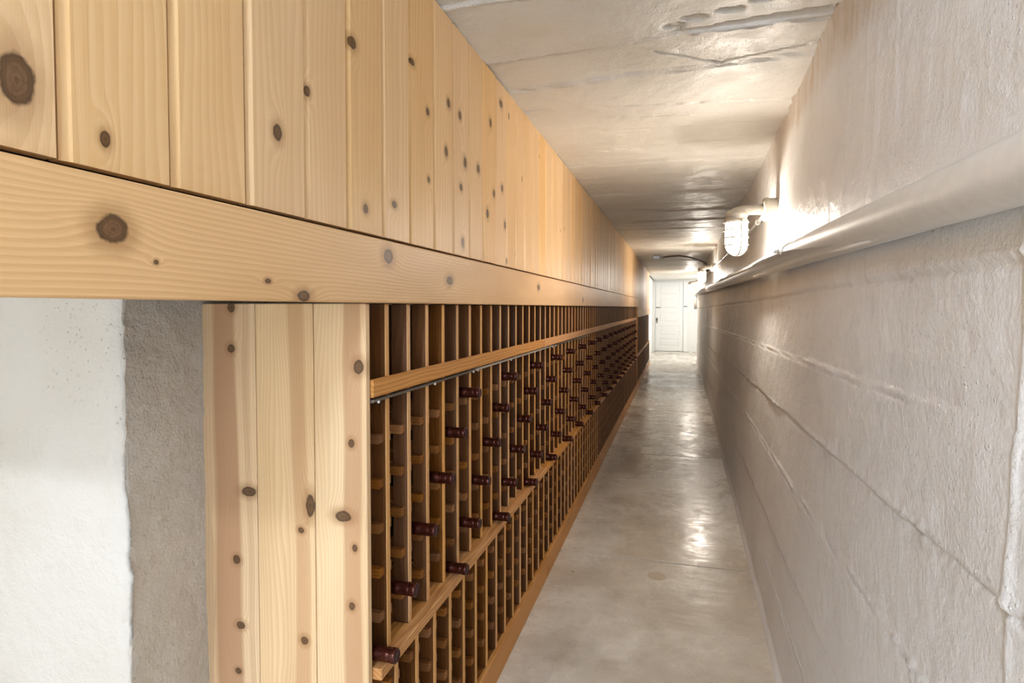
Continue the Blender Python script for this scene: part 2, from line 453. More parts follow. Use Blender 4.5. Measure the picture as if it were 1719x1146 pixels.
# ceiling
Yc = np.concatenate([np.linspace(-.9, 1.15, 20), spaced(1.2, 18.5, 0.0055, 0.0042)])
Xc = np.linspace(-0.66, 0.60, 170)
YY, XX = np.meshgrid(Yc, Xc, indexing='ij')
Zc = np.full_like(XX, H + 0.805)
Zc += 0.0035 * fbm(XX * 1.5, YY * 1.2, 201, 3) + 0.003 * fbm(XX * 6, YY * 9, 211, 3) + 0.0022 * fbm(XX * 26, YY * 26, 215, 3)
edges = [-.6, -.3, .05, .32, .62, .92, 1.22, 1.52, 1.86, 2.12, 2.45, 2.76, 3.06, 3.42, 3.72, 4.0, 4.35, 4.75]
e = 4.95
while e < 18: edges.append(e); e += random.uniform(.15, .30)
prevlev = 0
for i, y0 in enumerate(edges):
    sl = {1.86: -.06, 2.12: -.07, 2.45: 0.12, 2.76: 0.02}.get(y0, random.uniform(-.03, .03))
    yl = y0 + sl * XX + .006 * fbm(XX * 3, XX * 0, 300 + i, 3)
    lv = random.uniform(-.006, .006)
    if y0 == 1.86: lv = .004
    Zc += (lv - prevlev) * sstep(-.004, .004, YY - yl); prevlev = lv
    br = np.clip(0.3 + 2.0 * vnoise(XX * 3.5, XX * 0 + i, 340 + i), 0, 1.2)
    Zc -= 0.007 * br * (1 + .9 * vnoise(XX * 60, YY * 60, 360 + i)) * np.exp(-((YY - yl) / .005) ** 2)
    Zc += 0.012 * np.exp(-((YY - yl - .008) / .0042) ** 2) * np.clip(0.65 + 1.6 * vnoise(XX * 5, XX * 0 + i, 380 + i), 0, 1.2)
# the broken ledge and spalls near the right wall
yl = 1.83 - .05 * XX + .012 * fbm(XX * 6, XX * 0, 401, 4)
wid = .004 + .026 * sstep(-.15, .42, XX)
Zc += .030 * sstep(-.15, .30, XX) * sstep(-wid, -wid * .75, YY - yl + .006 * fbm(XX * 30, YY * 30, 405, 2)) * sstep(wid, -wid * .2, YY - yl)
Zc -= .012 * sstep(-.1, .3, XX) * np.exp(-((YY - yl - wid * 1.5) / .010) ** 2)
for (sx, sy, sr, dep) in [(.14, 1.74, .035, .018), (.22, 1.70, .025, .014), (.05, 1.76, .03, .01), (.30, 1.66, .03, .012), (-.02, 1.80, .03, .009)]:
    q = np.sqrt(((XX - sx) / sr) ** 2 + ((YY - sy) / (sr * .55)) ** 2) + 1.5 * fbm(XX * 32, YY * 45, 420, 4)
    Zc += dep * sstep(1.1, .7, q)
for (ax, ay, bx, by) in [(-.08, 1.96, .13, 2.10), (.13, 2.10, .38, 2.03), (-.45, 3.1, .1, 3.05), (-.3, 2.55, .2, 2.62)]:
    tt = np.clip(((XX - ax) * (bx - ax) + (YY - ay) * (by - ay)) / ((bx - ax) ** 2 + (by - ay) ** 2), 0, 1)
    dd = np.hypot(XX - ax - tt * (bx - ax), YY - ay - tt * (by - ay) + .008 * fbm(XX * 14, YY * 0, 440, 3))
    Zc += .014 * np.exp(-(dd / .0042) ** 2) - .004 * np.exp(-((dd - .011) / .006) ** 2)
# chipped junction with the right wall
ej = np.exp(-np.maximum(0, .47 - XX) / .03)
Zc += .014 * ej * fbm(XX * 18, YY * 14, 450, 3)
me = grid_mesh('ceiling', np.stack([XX, YY, Zc], -1), flip=False, mats=[M_ceil])
ceiling = tag(link('ceiling', me), kind='structure')
# slab above: gives the ceiling its thickness and its far edge over the side room
box('ceiling_slab', -4.2, 1.6, -0.9, 18.9, H + .84, H + 1.0, M_ceil, ceiling)
box('ceiling_slab', -4.2, -.668, -0.9, .88, H + .80, H + .84, M_ceil, ceiling)

# floor: cast slabs with open joints
floor = empty('floor'); tag(floor, kind='structure')
joints_y = [-3.6, -.62, 0.95, 3.12, 5.42, 7.75, 10.05, 12.35, 14.6, 18.5]
for i in range(len(joints_y) - 1):
    bm = bmesh.new()
    y0, y1 = joints_y[i] + .003, joints_y[i + 1] - .003
    n = 10
    box_bm(bm, -4.2 if i == 0 or i == 1 else -1.0, 1.4 if i == 8 else .62, y0, y1, -.12, 0.0)
    bmesh.ops.bevel(bm, geom=[e for e in bm.edges if abs(e.verts[0].co.z) < 1e-4 and abs(e.verts[1].co.z) < 1e-4], offset=.004, segments=2, affect='EDGES')
    link('concrete_slab', mesh_of(bm, 'concrete_slab'), M_floor, floor)
box('joint_base', -4.2, 1.4, -3.6, 18.5, -.2, -.02, plain('joint_dirt', srgb(120, 106, 88), 0.8), floor)

bm = bmesh.new(); lathe_bm(bm, [(.045, -.004), (.045, .0006), (.042, .001), (.040, .0003), (.010, .0004)], 28, 'Z')
link('core_plug', mesh_of(bm, 'core_plug'), plain('plug_mortar', srgb(196, 182, 158), .5), floor, (-.085, 2.95, 0))
# pier: white face towards the viewer, taupe return towards the corridor
S0, XC, YF = -2.2, -1.024, .887
ss = np.concatenate([np.linspace(S0, XC - .35, 40), np.linspace(XC - .34, XC, 44), np.linspace(XC, XC + .30, 44)[1:]])
zz = np.linspace(0, H + .03, 190)
SS, ZP = np.meshgrid(ss, zz, indexing='ij')
dz = .010 * fbm(SS * 2, ZP * 2, 501, 3) + .004 * fbm(SS * 9, ZP * 9, 511, 4) + .003 * fbm(SS * 30, ZP * 30, 515, 3)
dz += .006 * np.exp(-((ZP - H + .25 + .02 * SS) / .012) ** 2) * np.maximum(0, fbm(SS * 5, ZP * 0, 520, 3)) 
over = np.maximum(0, SS - XC)
ex = .010 * fbm(ZP * 7, ZP * 0, 530, 4) + .006 * fbm(ZP * 28, ZP * 0, 533, 3)
near = np.exp(-np.abs(SS - XC) / .03)
PX = np.where(SS <= XC, SS, XC) + np.where(SS > XC, dz, 0) + ex * near
PY = np.where(SS <= XC, YF, YF + over) - np.where(SS <= XC, dz, 0) + .012 * np.exp(-((SS - XC) / .012) ** 2) + .02 * (H - ZP) * 0.5
cs = (SS[:-1, :-1] + SS[1:, 1:]) / 2
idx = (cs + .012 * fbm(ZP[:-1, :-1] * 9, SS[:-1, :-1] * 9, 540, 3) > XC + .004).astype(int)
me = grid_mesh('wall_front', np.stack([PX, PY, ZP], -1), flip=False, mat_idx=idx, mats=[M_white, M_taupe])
tag(link('wall_front', me), kind='structure')

# wall behind the racks, bulkhead above them, lobby walls
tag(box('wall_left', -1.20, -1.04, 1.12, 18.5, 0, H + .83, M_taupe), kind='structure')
box('bulkhead', -1.04, -.668, 9.66, 14.28, H + .02, H + .795, M_dark, bpy.data.objects['wall_left'])
box('bulkhead', -1.04, -.642, 1.125, 9.655, H + .02, H + .80, M_dark, bpy.data.objects['wall_left'])
box('bulkhead', -.66, -.642, -.9, 1.124, H + .02, H + .80, M_dark, bpy.data.objects['wall_left'])  # thin backing added to stop light leaking through the plank gaps
lob = tag(box('wall_back', -1.05, 1.45, 18.42, 18.6, 0, H + .83, M_lobby), kind='structure')
tag(box('wall_lobby_left', -1.04, -.705, 14.30, 18.42, 0, H + .80, M_lobby), kind='structure')
tag(box('wall_lobby_right', 1.40, 1.52, 14.5, 18.42, 0, H + .83, M_lobby), kind='structure')
tag(box('wall_lobby_front', .455, 1.40, 14.5, 14.62, 0, H + .83, M_lobby), kind='structure')
tag(box('ceiling_lobby', .60, 1.45, 14.62, 18.5, H + .805, H + .83, M_lobby), kind='structure')
# entry side behind the viewer
tag(box('wall_light_block', -.70, -.60, -3.6, -.92, 0, H + 2.4, M_lobby), kind='structure')  # unseen wall, added to keep the side-room light off the right wall
tag(box('wall_side_room_left', -3.1, -2.95, -3.6, .9, 0, H + 2.4, M_lobby), kind='structure')

# ------------------------------------------------------------------ door at the far end
YD = 18.42
dr = empty('door_1', (-.235, YD - .03, 0)); tag(dr, kind='structure')
DX0, DX1, DT = -.632, .162, H + .735
def dbox(name, x0, x1, y0, y1, z0, z1, mat, bev=.004): return box(name, x0, x1, y0, y1, z0, z1, mat, dr, bev)
# stiles, rails and five sunk panels
dbox('stile', DX0, DX0 + .11, YD - .045, YD - .005, .012, DT, M_door)
dbox('stile', DX1 - .11, DX1, YD - .045, YD - .005, .012, DT, M_door)
rails = [.012, .20, .56, .92, 1.28, 1.64]
ph = [(.20, .25)]
zs = np.linspace(.012, DT, 6)
for i in range(6):
    zc = zs[i]; hh = .10 if i in (0,) else .05
    z0 = max(.012, zc - .05); z1 = min(DT, zc + (.14 if i == 0 else .05))
    dbox('cross_rail', DX0 + .11, DX1 - .11, YD - .045, YD - .005, z0, z1, M_door)
for i in range(5):
    z0 = zs[i] + (.14 if i == 0 else .05); z1 = zs[i + 1] - .05
    dbox('door_panel', DX0 + .11, DX1 - .11, YD - .030, YD - .008, z0, z1, M_door, 0)
    dbox('panel_field', DX0 + .15, DX1 - .15, YD - .040, YD - .028, z0 + .035, z1 - .035, M_door, .006)
dbox('lock_plate', DX0 + .02, DX0 + .07, YD - .052, YD - .044, H - .47, H - .30, M_steel, .002)
bm = bmesh.new(); lathe_bm(bm, [(.012, 0), (.012, -.03), (.026, -.036), (.030, -.055), (.02, -.068), (.0, -.070)], 14, 'Y')
link('door_knob', mesh_of(bm, 'door_knob', True), M_iron, dr, (DX0 + .045 + .235, -.02, H - .36))
dbox('bolt', DX0 + .01, DX0 + .15, YD - .062, YD - .044, H - .012, H + .012, M_iron, .003)
dbox('hinge', DX1 + .02, DX1 + .12, YD - .075, YD - .055, H + .012, H + .05, M_steel, .003)
t = tag(box('trim_1', DX0 - .10, DX0 - .008, YD - .055, YD - .002, 0, H + .76, M_door, None, .006), kind='structure')
t = tag(box('trim_2', DX1 + .008, DX1 + .13, YD - .055, YD - .002, 0, H + .76, M_door, None, .006), kind='structure')
t = tag(box('trim_3', DX0 - .008, DX1 + .008, YD - .055, YD - .002, DT + .008, H + .77, M_door, None, .006), kind='structure')

# ------------------------------------------------------------------ cladding
clad = empty('plank_cladding', (-.63, 0, H))
tag(clad, 'upright pale knotty pine boards above the long timber beam, up to the ceiling', 'cladding')
KN = [(0.431,0.219,0.0166,0.0251),(0.523,0.187,0.0065,0.0092),(0.820,0.278,0.0104,0.0132),(0.904,0.371,0.0070,0.0091),
(1.050,0.514,0.0137,0.0115),(1.097,0.201,0.0097,0.0097),(1.225,0.231,0.0118,0.0077),(1.326,0.586,0.0140,0.0080),(1.417,0.497,0.0094,0.0090),
(1.422,0.327,0.0076,0.0076),(1.561,0.565,0.0115,0.0114),(1.542,0.428,0.0113,0.0130),(1.650,0.558,0.0110,0.0120),(1.694,0.433,0.0127,0.0142),
(1.658,0.353,0.0106,0.0104),(1.672,0.191,0.0124,0.0141),(1.816,0.442,0.0139,0.0132),(1.942,0.624,0.0114,0.0140),(1.982,0.393,0.0120,0.0123),
(1.908,0.314,0.0123,0.0139),(2.070,0.729,0.0167,0.0127),(2.084,0.431,0.0123,0.0129),(2.123,0.303,0.0129,0.0131)]
bedges = [-.90, -.762, -.623, -.484, -.346, -.208, -.07, .07, .203, .338, .474, .616, .752, .896, 1.032, 1.172, 1.308, 1.458, 1.595, 1.731, 1.864, 2.004, 2.139, 2.274]
while bedges[-1] < 14.2: bedges.append(bedges[-1] + .1385)
tints = [0, 0, 0, 0, 0, 0, 0, 0, 0]
def board_mesh(wd, z0, z1, t=.018):
    """board with a bevelled near edge (a pale lip), set 3 mm from the next one"""
    bm = bmesh.new()
    lip = .012
    prof = [(-t, 0.0), (-.0045, 0.0), (0.0, lip), (0.0, wd - .0065), (-.0015, wd - .005), (-t, wd - .005)]
    lo = [bm.verts.new((x, y, z0)) for x, y in prof]; hi = [bm.verts.new((x, y, z1)) for x, y in prof]
    k = len(prof)
    for i in range(k): bm.faces.new((lo[i], lo[(i + 1) % k], hi[(i + 1) % k], hi[i]))
    bm.faces.new(lo[::-1]); bm.faces.new(hi)
    return mesh_of(bm, 'plank')
shared = {}
for i in range(len(bedges) - 1):
    y0, y1 = bedges[i], bedges[i + 1]
    far = y0 > 9.62
    zb = -.035 if far else .1525
    ks = [(z - zb, y - y0, rz, ry) for (y, z, ry, rz) in KN if y0 <= y < y1 and not far]
    if ks or 0.3 < y0 < 1.1:
        lc = PL
        cath = 2600.0 if abs(y0 - .896) < .01 else 0.0
        mat = wood('pine_plank_near', lc, PM, PD, 'Z', (62 if y0 < 1.0 else 55), knots=ks, vary=0.05, streak=.5, cathedral=0.0)
        me = board_mesh(y1 - y0, 0, .80 - zb)
        me.materials.append(mat)
    else:
        key = (round(y1 - y0, 4), far)
        if key not in shared:
            shared[key] = board_mesh(y1 - y0, 0, .80 - zb); shared[key].materials.append(M_plank)
        me = shared[key]
    o = link('plank', me, None, clad, (.0155 + random.uniform(-.0015, .0015) - (.0 if not far else .02), y0, zb))
# ------------------------------------------------------------------ beam
def beam(name, y0, y1, z0, z1, xf, mat, label, cat='beam', t=.038):
    o = box(name, xf - t, xf, y0, y1, z0, z1, mat, None, .003, 2); tag(o, label, cat); return o
bl = (9.66 - -.9); byc = (9.66 - .9) / 2
bk = [(0.516,0.086,0.0182,0.0157),(0.862,0.019,0.0167,0.0089),(1.164,0.110,0.0203,0.0151),(1.522,0.073,0.0204,0.0110),(0.773,0.040,0.0069,0.0036),(0.572,0.054,0.0035,0.0028), (2.6,.09,.02,.012), (3.9,.05,.02,.012)]
M_beam = wood('beam_fir', srgb(224, 183, 130), srgb(194, 147, 93), srgb(150, 108, 62), 'Y', 135, wob=.35,
              knots=[(y - byc, z - .0097, ry, rz) for (y, z, ry, rz) in bk], vary=.02, streak=.45)
beam('header_beam', -.9, 9.66, H + .0097, H + .1435, -.598, M_beam, 'long pale fir header beam with dark knots running above the wine racks')
beam('far_header', 9.68, 14.28, H - .158, H - .034, -.612, M_hdr2, 'lower pale wooden header over the empty racks beside the white door')

# ------------------------------------------------------------------ end panel
ep = empty('end_panel', (-.82, 1.10, 0))
tag(ep, 'knotty cedar panel of three upright boards closing the near end of the wine rack', 'panel')
PK = [(-0.947,0.000,0.0094,0.0105),(-0.949,-0.091,0.0094,0.0092),(-0.908,-0.406,0.0186,0.0106),(-0.943,-0.562,0.0095,0.0095),(-0.935,-0.710,0.0111,0.0082),
(-0.943,-0.815,0.0080,0.0068),(-0.753,-0.424,0.0102,0.0232),(-0.776,-0.479,0.0074,0.0065),(-0.771,-0.720,0.0089,0.0092),(-0.635,-0.123,0.0110,0.0148),
(-0.653,-0.283,0.0070,0.0088),(-0.674,-0.439,0.0183,0.0114),(-0.647,-0.504,0.0056,0.0076),(-0.655,-0.629,0.0070,0.0089)]
for x0, x1, bands in [(-1.029, -.8875, [(-.006, .030, .85), (.05, .008, .3)]), (-.886, -.7428, [(.035, .022, .5)]), (-.741, -.618, [(.030, .024, .7)])]:
    cxp = (x0 + x1) / 2
    mat = wood('cedar_end_board', srgb(228, 199, 158), srgb(206, 170, 126), srgb(150, 108, 68), 'ZX', 125,
               knots=[(z + H - .002, x - cxp, rz, rx) for (x, z, rx, rz) in PK if x0 <= x < x1], vary=.02, streak=.5,
               band=.2, bands=bands, band_c=srgb(178, 134, 96), rough=.5, knot_c=(.090, .048, .022))
    box('board', x0, x1, 1.10, 1.118, .002, H + .0085, mat, ep, .0018)

# ------------------------------------------------------------------ racks
POST0, PITCH = 1.203, .1103
def post_y(i): return POST0 + PITCH * i
ROWS = [-.257, -.357, -.457, -.557, -.657]
LOW = [-.842, -.932, -1.022, -1.112]
LEDGE = -.767
def mk(x0, x1, y0, y1, z0, z1, bev=0.0, name='piece', seg=1):
    bm = bmesh.new(); box_bm(bm, x0, x1, y0, y1, z0, z1, bev, seg); return mesh_of(bm, name)
def upright_mesh(z0, z1):
    return mk(-.020, .020, -.009, .009, z0, z1, .0015, 'upright')
U_hi = upright_mesh(LEDGE, .0080); U_lo = upright_mesh(-1.2, -.795)
R_hi = upright_mesh(-1.2, .0080)
def support_mesh():
    bm = bmesh.new()
    prof = [(0, 0), (.0, .016), (-.003, .021), (-.268, .021), (-.268, 0), ]
    # front end with the lower corner rounded as well
    prof = [(-.003, 0), (0, .003), (0, .0185), (-.0025, .021), (-.270, .021), (-.270, 0)]
    a = [bm.verts.new((x, -.0085, z)) for x, z in prof]; b = [bm.verts.new((x, .0085, z)) for x, z in prof]
    k = len(prof)
    for i in range(k): bm.faces.new((a[i], a[(i + 1) % k], b[(i + 1) % k], b[i]))
    bm.faces.new(a); bm.faces.new(b[::-1])
    return mesh_of(bm, 'support')
SUP = support_mesh()
M_front = wood('rack_lit_front', srgb(222, 172, 112), srgb(192, 138, 80), RD, 'Z', 160, vary=0.12, streak=0.5, rough=0.45)  # brighter wood on front faces, corridor light put into the colour
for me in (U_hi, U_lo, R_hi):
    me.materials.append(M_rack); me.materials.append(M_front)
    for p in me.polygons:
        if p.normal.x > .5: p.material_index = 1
SUP.materials.append(M_block)

def join_boxes(name, specs, mat, parent, kind='stuff', bev=0.0):
    bm = bmesh.new()
    for sp_ in specs: box_bm(bm, *sp_, bev)
    o = link(name, mesh_of(bm, name), mat, parent, -parent.location)
    if kind: o['kind'] = kind
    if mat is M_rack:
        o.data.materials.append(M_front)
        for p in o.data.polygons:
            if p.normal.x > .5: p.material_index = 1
    return o

def rack(i0, i1, y0, y1, label, detail, far=False):
    top = -.168 if far else .0080
    t = empty('wine_rack', (-.64, (y0 + y1) / 2, 0)); tag(t, label, 'wine rack', 'wine rack sections along the left side')
    T = Vector(t.location)
    dx = -.012 if far else 0.0
    hi, lo, rear, sup, sup_b = [], [], [], [], []
    for i in range(i0, i1 + 1):
        y = post_y(i)
        if detail:
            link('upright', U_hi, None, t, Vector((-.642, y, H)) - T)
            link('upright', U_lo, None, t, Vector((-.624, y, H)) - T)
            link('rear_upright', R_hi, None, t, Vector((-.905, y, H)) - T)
        else:
            hi.append((-.662 + dx, -.622 + dx, y - .009, y + .009, H + LEDGE, H + top))
            lo.append((-.644 + dx, -.604 + dx, y - .009, y + .009, H - 1.2, H - .795))
            rear.append((-.925, -.885, y - .009, y + .009, H - 1.2, H + top))
        for z in ROWS + LOW:
            xf = (-.629 if z > -.7 else -.610) + dx
            zt = z - .0235 if z > -.7 else z + .01
            if detail:
                link('support', SUP, None, t, Vector((xf, y - .0178, H + zt - .021)) - T)
            else:
                sup.append((xf - .27, xf, y - .0263, y - .0093, H + zt - .021, H + zt))
            sup_b.append((xf - .27, xf, y + .0093, y + .0263, H + zt - .021, H + zt))
    if not detail:
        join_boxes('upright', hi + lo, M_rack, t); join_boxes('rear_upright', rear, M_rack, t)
        join_boxes('support', sup, M_block, t)
    join_boxes('far_side_support', sup_b, M_block, t)
    g = .0015
    box('mid_rail', -.640 + dx, -.598 + dx, y0 + g, y1 - g, H - .7935, H + LEDGE - .001, M_rail, t, .002)
    box('rear_mid_rail', -.90, -.645 + dx, y0 + g, y1 - g, H - .7935, H - .787, M_block, t)
    sp_ = [(-.66 + dx, -.622 + dx, post_y(i) + .012, post_y(i + 1) - .012, H + LEDGE - .0008, H + LEDGE + .0012) for i in range(i0, i1)]
    if detail:
        for q in sp_: box('spacer', *q, M_rail, t)
    else:
        join_boxes('spacer', sp_, M_rail, t)
    box('base_board', -.614 + dx, -.596 + dx, y0 + g, y1 - g, .001, H - (1.235 if far else 1.203), M_rail, t, .002)
    box('base_shelf', -.925, -.615 + dx, y0 + g, y1 - g, H - 1.222, H - 1.2005, M_block, t)
    if not far:
        box('top_rail', -.6218, -.6125, y0 + g, y1 - g, H - .1900, H - .1515, M_rail, t, .002)
    return t
NEAR_L = 'cedar wine rack section right behind the knotty end panel, nearest to the viewer'
rack(0, 14, 1.119, 2.787, NEAR_L, True)
rack(15, 32, 2.787, 4.814, 'cedar wine rack section just past the first break in the top rail, second along', True)
rack(33, 49, 4.814, 6.650, 'cedar wine rack section between second and third rail breaks, densely dotted with bottles', False)
rack(50, 75, 6.650, 9.560, 'cedar wine rack section at the far end of the top rail, bottles packed close', False)
rack(77, 96, 9.575, 11.85, 'bottleless rack section starting where the header steps down, beside the bottle racks', False, True)
rack(97, 117, 11.85, 14.20, 'last bottleless rack section, under the lower header by the white door', False, True)
# divider where the racks step down
divider = box('divider_board', -.93, -.600, 9.5625, 9.5745, .001, H + .0085, M_rail, None, .002)
tag(divider, 'narrow upright wooden divider between the bottle racks and the bottleless far racks', 'board')

# metal channels hung under the top rail
def channel(y0, y1, mat, label):
    o = empty('metal_channel', (-.615, (y0 + y1) / 2, H - .2035)); tag(o, label, 'channel', 'metal channels under the top rail')
    bm = bmesh.new(); n = 8; rr = .0065
    ring0, ring1 = [], []
    for k in range(n + 1):
        a = math.pi + math.pi * k / n
        for ring, y in ((ring0, y0), (ring1, y1)):
            ring.append(bm.verts.new((-.608 + .606 + rr * math.cos(a), y - (y0 + y1) / 2, .013 - .0035 + rr * 1.1 * math.sin(a))))
    for k in range(n): bm.faces.new((ring0[k], ring0[k + 1], ring1[k + 1], ring1[k]))
    bm.faces.new(ring0); bm.faces.new(ring1[::-1]); bm.faces.new((ring0[0], ring1[0], ring1[-1], ring0[-1]))
    link('channel', mesh_of(bm, 'channel'), mat, o)
    n = max(2, int((y1 - y0) / .35))
    for k in range(n + 1):
        yy = y0 + .02 + (y1 - y0 - .04) * k / n
        bm = bmesh.new(); bmesh.ops.create_uvsphere(bm, u_segments=8, v_segments=6, radius=.0035)
        link('screw', mesh_of(bm, 'screw', True), M_steel_l, o, (.0035, yy - (y0 + y1) / 2, .0028))
    return o
channel(1.121, 1.775, M_steel, 'dark grey metal channel under the near end of the top rail')
channel(1.778, 3.00, M_steel_l, 'pale metal channel under the top rail, middle one of three')
channel(3.04, 4.25, M_steel, 'thin dull metal channel under the top rail past its first break')

# ------------------------------------------------------------------ bottles
def bottle_meshes():
    bm = bmesh.new()
    lathe_bm(bm, [(.0135, -.058), (.0142, -.085), (.017, -.098), (.028, -.122), (.0355, -.145), (.0372, -.165), (.0372, -.290), (.034, -.299), (.02, -.296)], 14, 'X')
    body = mesh_of(bm, 'glass_body', True)
    bm = bmesh.new()
    lathe_bm(bm, [(.0150, -.075), (.0153, -.060), (.0156, -.052), (.0159, -.050), (.0159, -.046), (.0155, -.0445), (.0154, -.024), (.0158, -.0225), (.0158, -.0185),
                  (.0154, -.0172), (.0154, -.0135), (.0162, -.011), (.0163, -.005), (.0160, -.0012), (.0146, 0.0)], 16, 'X')
    foil = mesh_of(bm, 'foil_cap', True)
    bm = bmesh.new()
    lathe_bm(bm, [(.0147, 0.0), (.0138, .0012), (.0125, .0004), (.0105, .0002), (.0098, .0010), (.0086, .0002), (.003, .0006)], 16, 'X')
    disc = mesh_of(bm, 'cap_disc', True)
    body.materials.append(M_glass); foil.materials.append(M_foil); disc.materials.append(M_disc)
    return body, foil, disc
BODY, FOIL, DISC = bottle_meshes()
first = empty('wine_bottle', (-.575, 0, 0))
link('glass_body', BODY, None, first); fo = link('foil_cap', FOIL, None, first); link('cap_disc', DISC, None, fo)
tag(first, 'x', 'bottle', 'burgundy capped wine bottles lying in the rack')
first_used = [False]
def copy_tree(o, parent=None):
    c = o.copy(); COL.objects.link(c)
    if parent is not None: c.parent = parent
    for ch in list(o.children): copy_tree(ch, c)
    return c
ORD = ['nearest', 'second', 'third', 'fourth', 'fifth', 'sixth', 'seventh', 'eighth', 'ninth', 'tenth', 'eleventh', 'twelfth', 'thirteenth', 'fourteenth',
       'fifteenth', 'sixteenth', 'seventeenth', 'eighteenth', 'nineteenth', 'twentieth']
ROWW = ['topmost row under the top rail', 'second row under the top rail', 'third row under the top rail',
        'fourth row under the top rail', 'fifth row under the top rail', 'lowest row on the middle rail']
ALLR = ROWS + [-.750]
bottles = []
for r, z in enumerate(ALLR):
    k = 0
    c = 4.5 - r
    while c < 72:
        y = post_y(c)
        bottles.append((r, k, y, z)); k += 1; c += 4
for (r, k, y, z) in bottles:
    if not first_used[0]: o = first; first_used[0] = True
    else: o = copy_tree(first)
    o.location = (-.575 + random.uniform(-.004, .004), y + random.uniform(-.002, .002), H + z)
    o.rotation_euler = (random.uniform(0, 6.28), 0, random.uniform(-.015, .015))
    o['label'] = 'red foil capped bottle, %s from near end, %s' % ('first' if k == 0 else ORD[k], ROWW[r])

# ------------------------------------------------------------------ pipe on the right wall
def wx(y, z): return float(wall_x(np.array(y), np.array(z)))
pp = []
for y, zr_ in [(-2.8, .10), (-1.0, .122), (0., .132), (.73, .141), (1.5, .160), (2.36, .178), (3.4, .198), (4.9, .222), (7.5, .252), (10.5, .285), (14.38, .315)]:
    z = H + zr_; pp.append(Vector((wx(y, z) - .046, y, z)))
def along(y):
    for a, b in zip(pp, pp[1:]):
        if a.y <= y <= b.y: return a.lerp(b, (y - a.y) / (b.y - a.y))
    return pp[-1]
pipe = empty('wall_pipe', (0, 0, 0)); tag(pipe, 'thick pale painted pipe running along the right wall at shoulder height', 'pipe')
PR = .034
ysmp = list(np.arange(-2.8, 14.3, .3)) + [14.34]
pts = [along(y) for y in ysmp]
pts += [pts[-1] + Vector((-.005, .05, -.008)), pts[-1] + Vector((-.005, .075, -.035)), pts[-1] + Vector((-.003, .085, -.09)), pts[-1] + Vector((0, .087, -.35))]
bm = bmesh.new(); tube_bm(bm, pts, PR, 24, [.0365 if p.y < 2.0 else (.0345 if p.y < 2.2 else .032) for p in pts]); link('pipe_run', mesh_of(bm, 'pipe_run', True), M_pipe, pipe)
def pipe_ring(name, y, half, r, mat, n=24):
    a, b = along(y - half), along(y + half)
    dirv = (b - a).normalized(); e = min(.006, half * .3)
    bm = bmesh.new(); tube_bm(bm, [a, a + dirv * .0005, a + dirv * e, b - dirv * e, b - dirv * .0005, b], r, n, [PR * .98, r - .0012, r, r, r - .0012, PR * .98])
    return link(name, mesh_of(bm, name, True), mat, pipe)
pipe_ring('coupling', 2.33, .25, PR + .0012, M_pipe)
pipe_ring('coupling', 5.9, .04, PR + .005, M_pipe)
pipe_ring('coupling', 8.9, .045, PR + .006, M_pipe)
pipe_ring('coupling', 12.3, .05, PR + .007, M_pipe)
for y in (2.07, 2.59):
    pipe_ring('clamp_band', y, .008, PR + .0032, M_pipe)
for y in (4.9, 7.4, 10.6, 13.4): pipe_ring('clamp_band', y, .012, PR + .004, M_pipe)
p = along(2.16)
bm = bmesh.new(); tube_bm(bm, [p + Vector((-.045, 0, .012)), p + Vector((-.030, .0, .014))], .006, 8); tube_bm(bm, [p + Vector((-.040, 0, .013)), p + Vector((-.040, .03, .013))], .0035, 8)
link('clamp_screw', mesh_of(bm, 'clamp_screw', True), M_pipe, pipe)

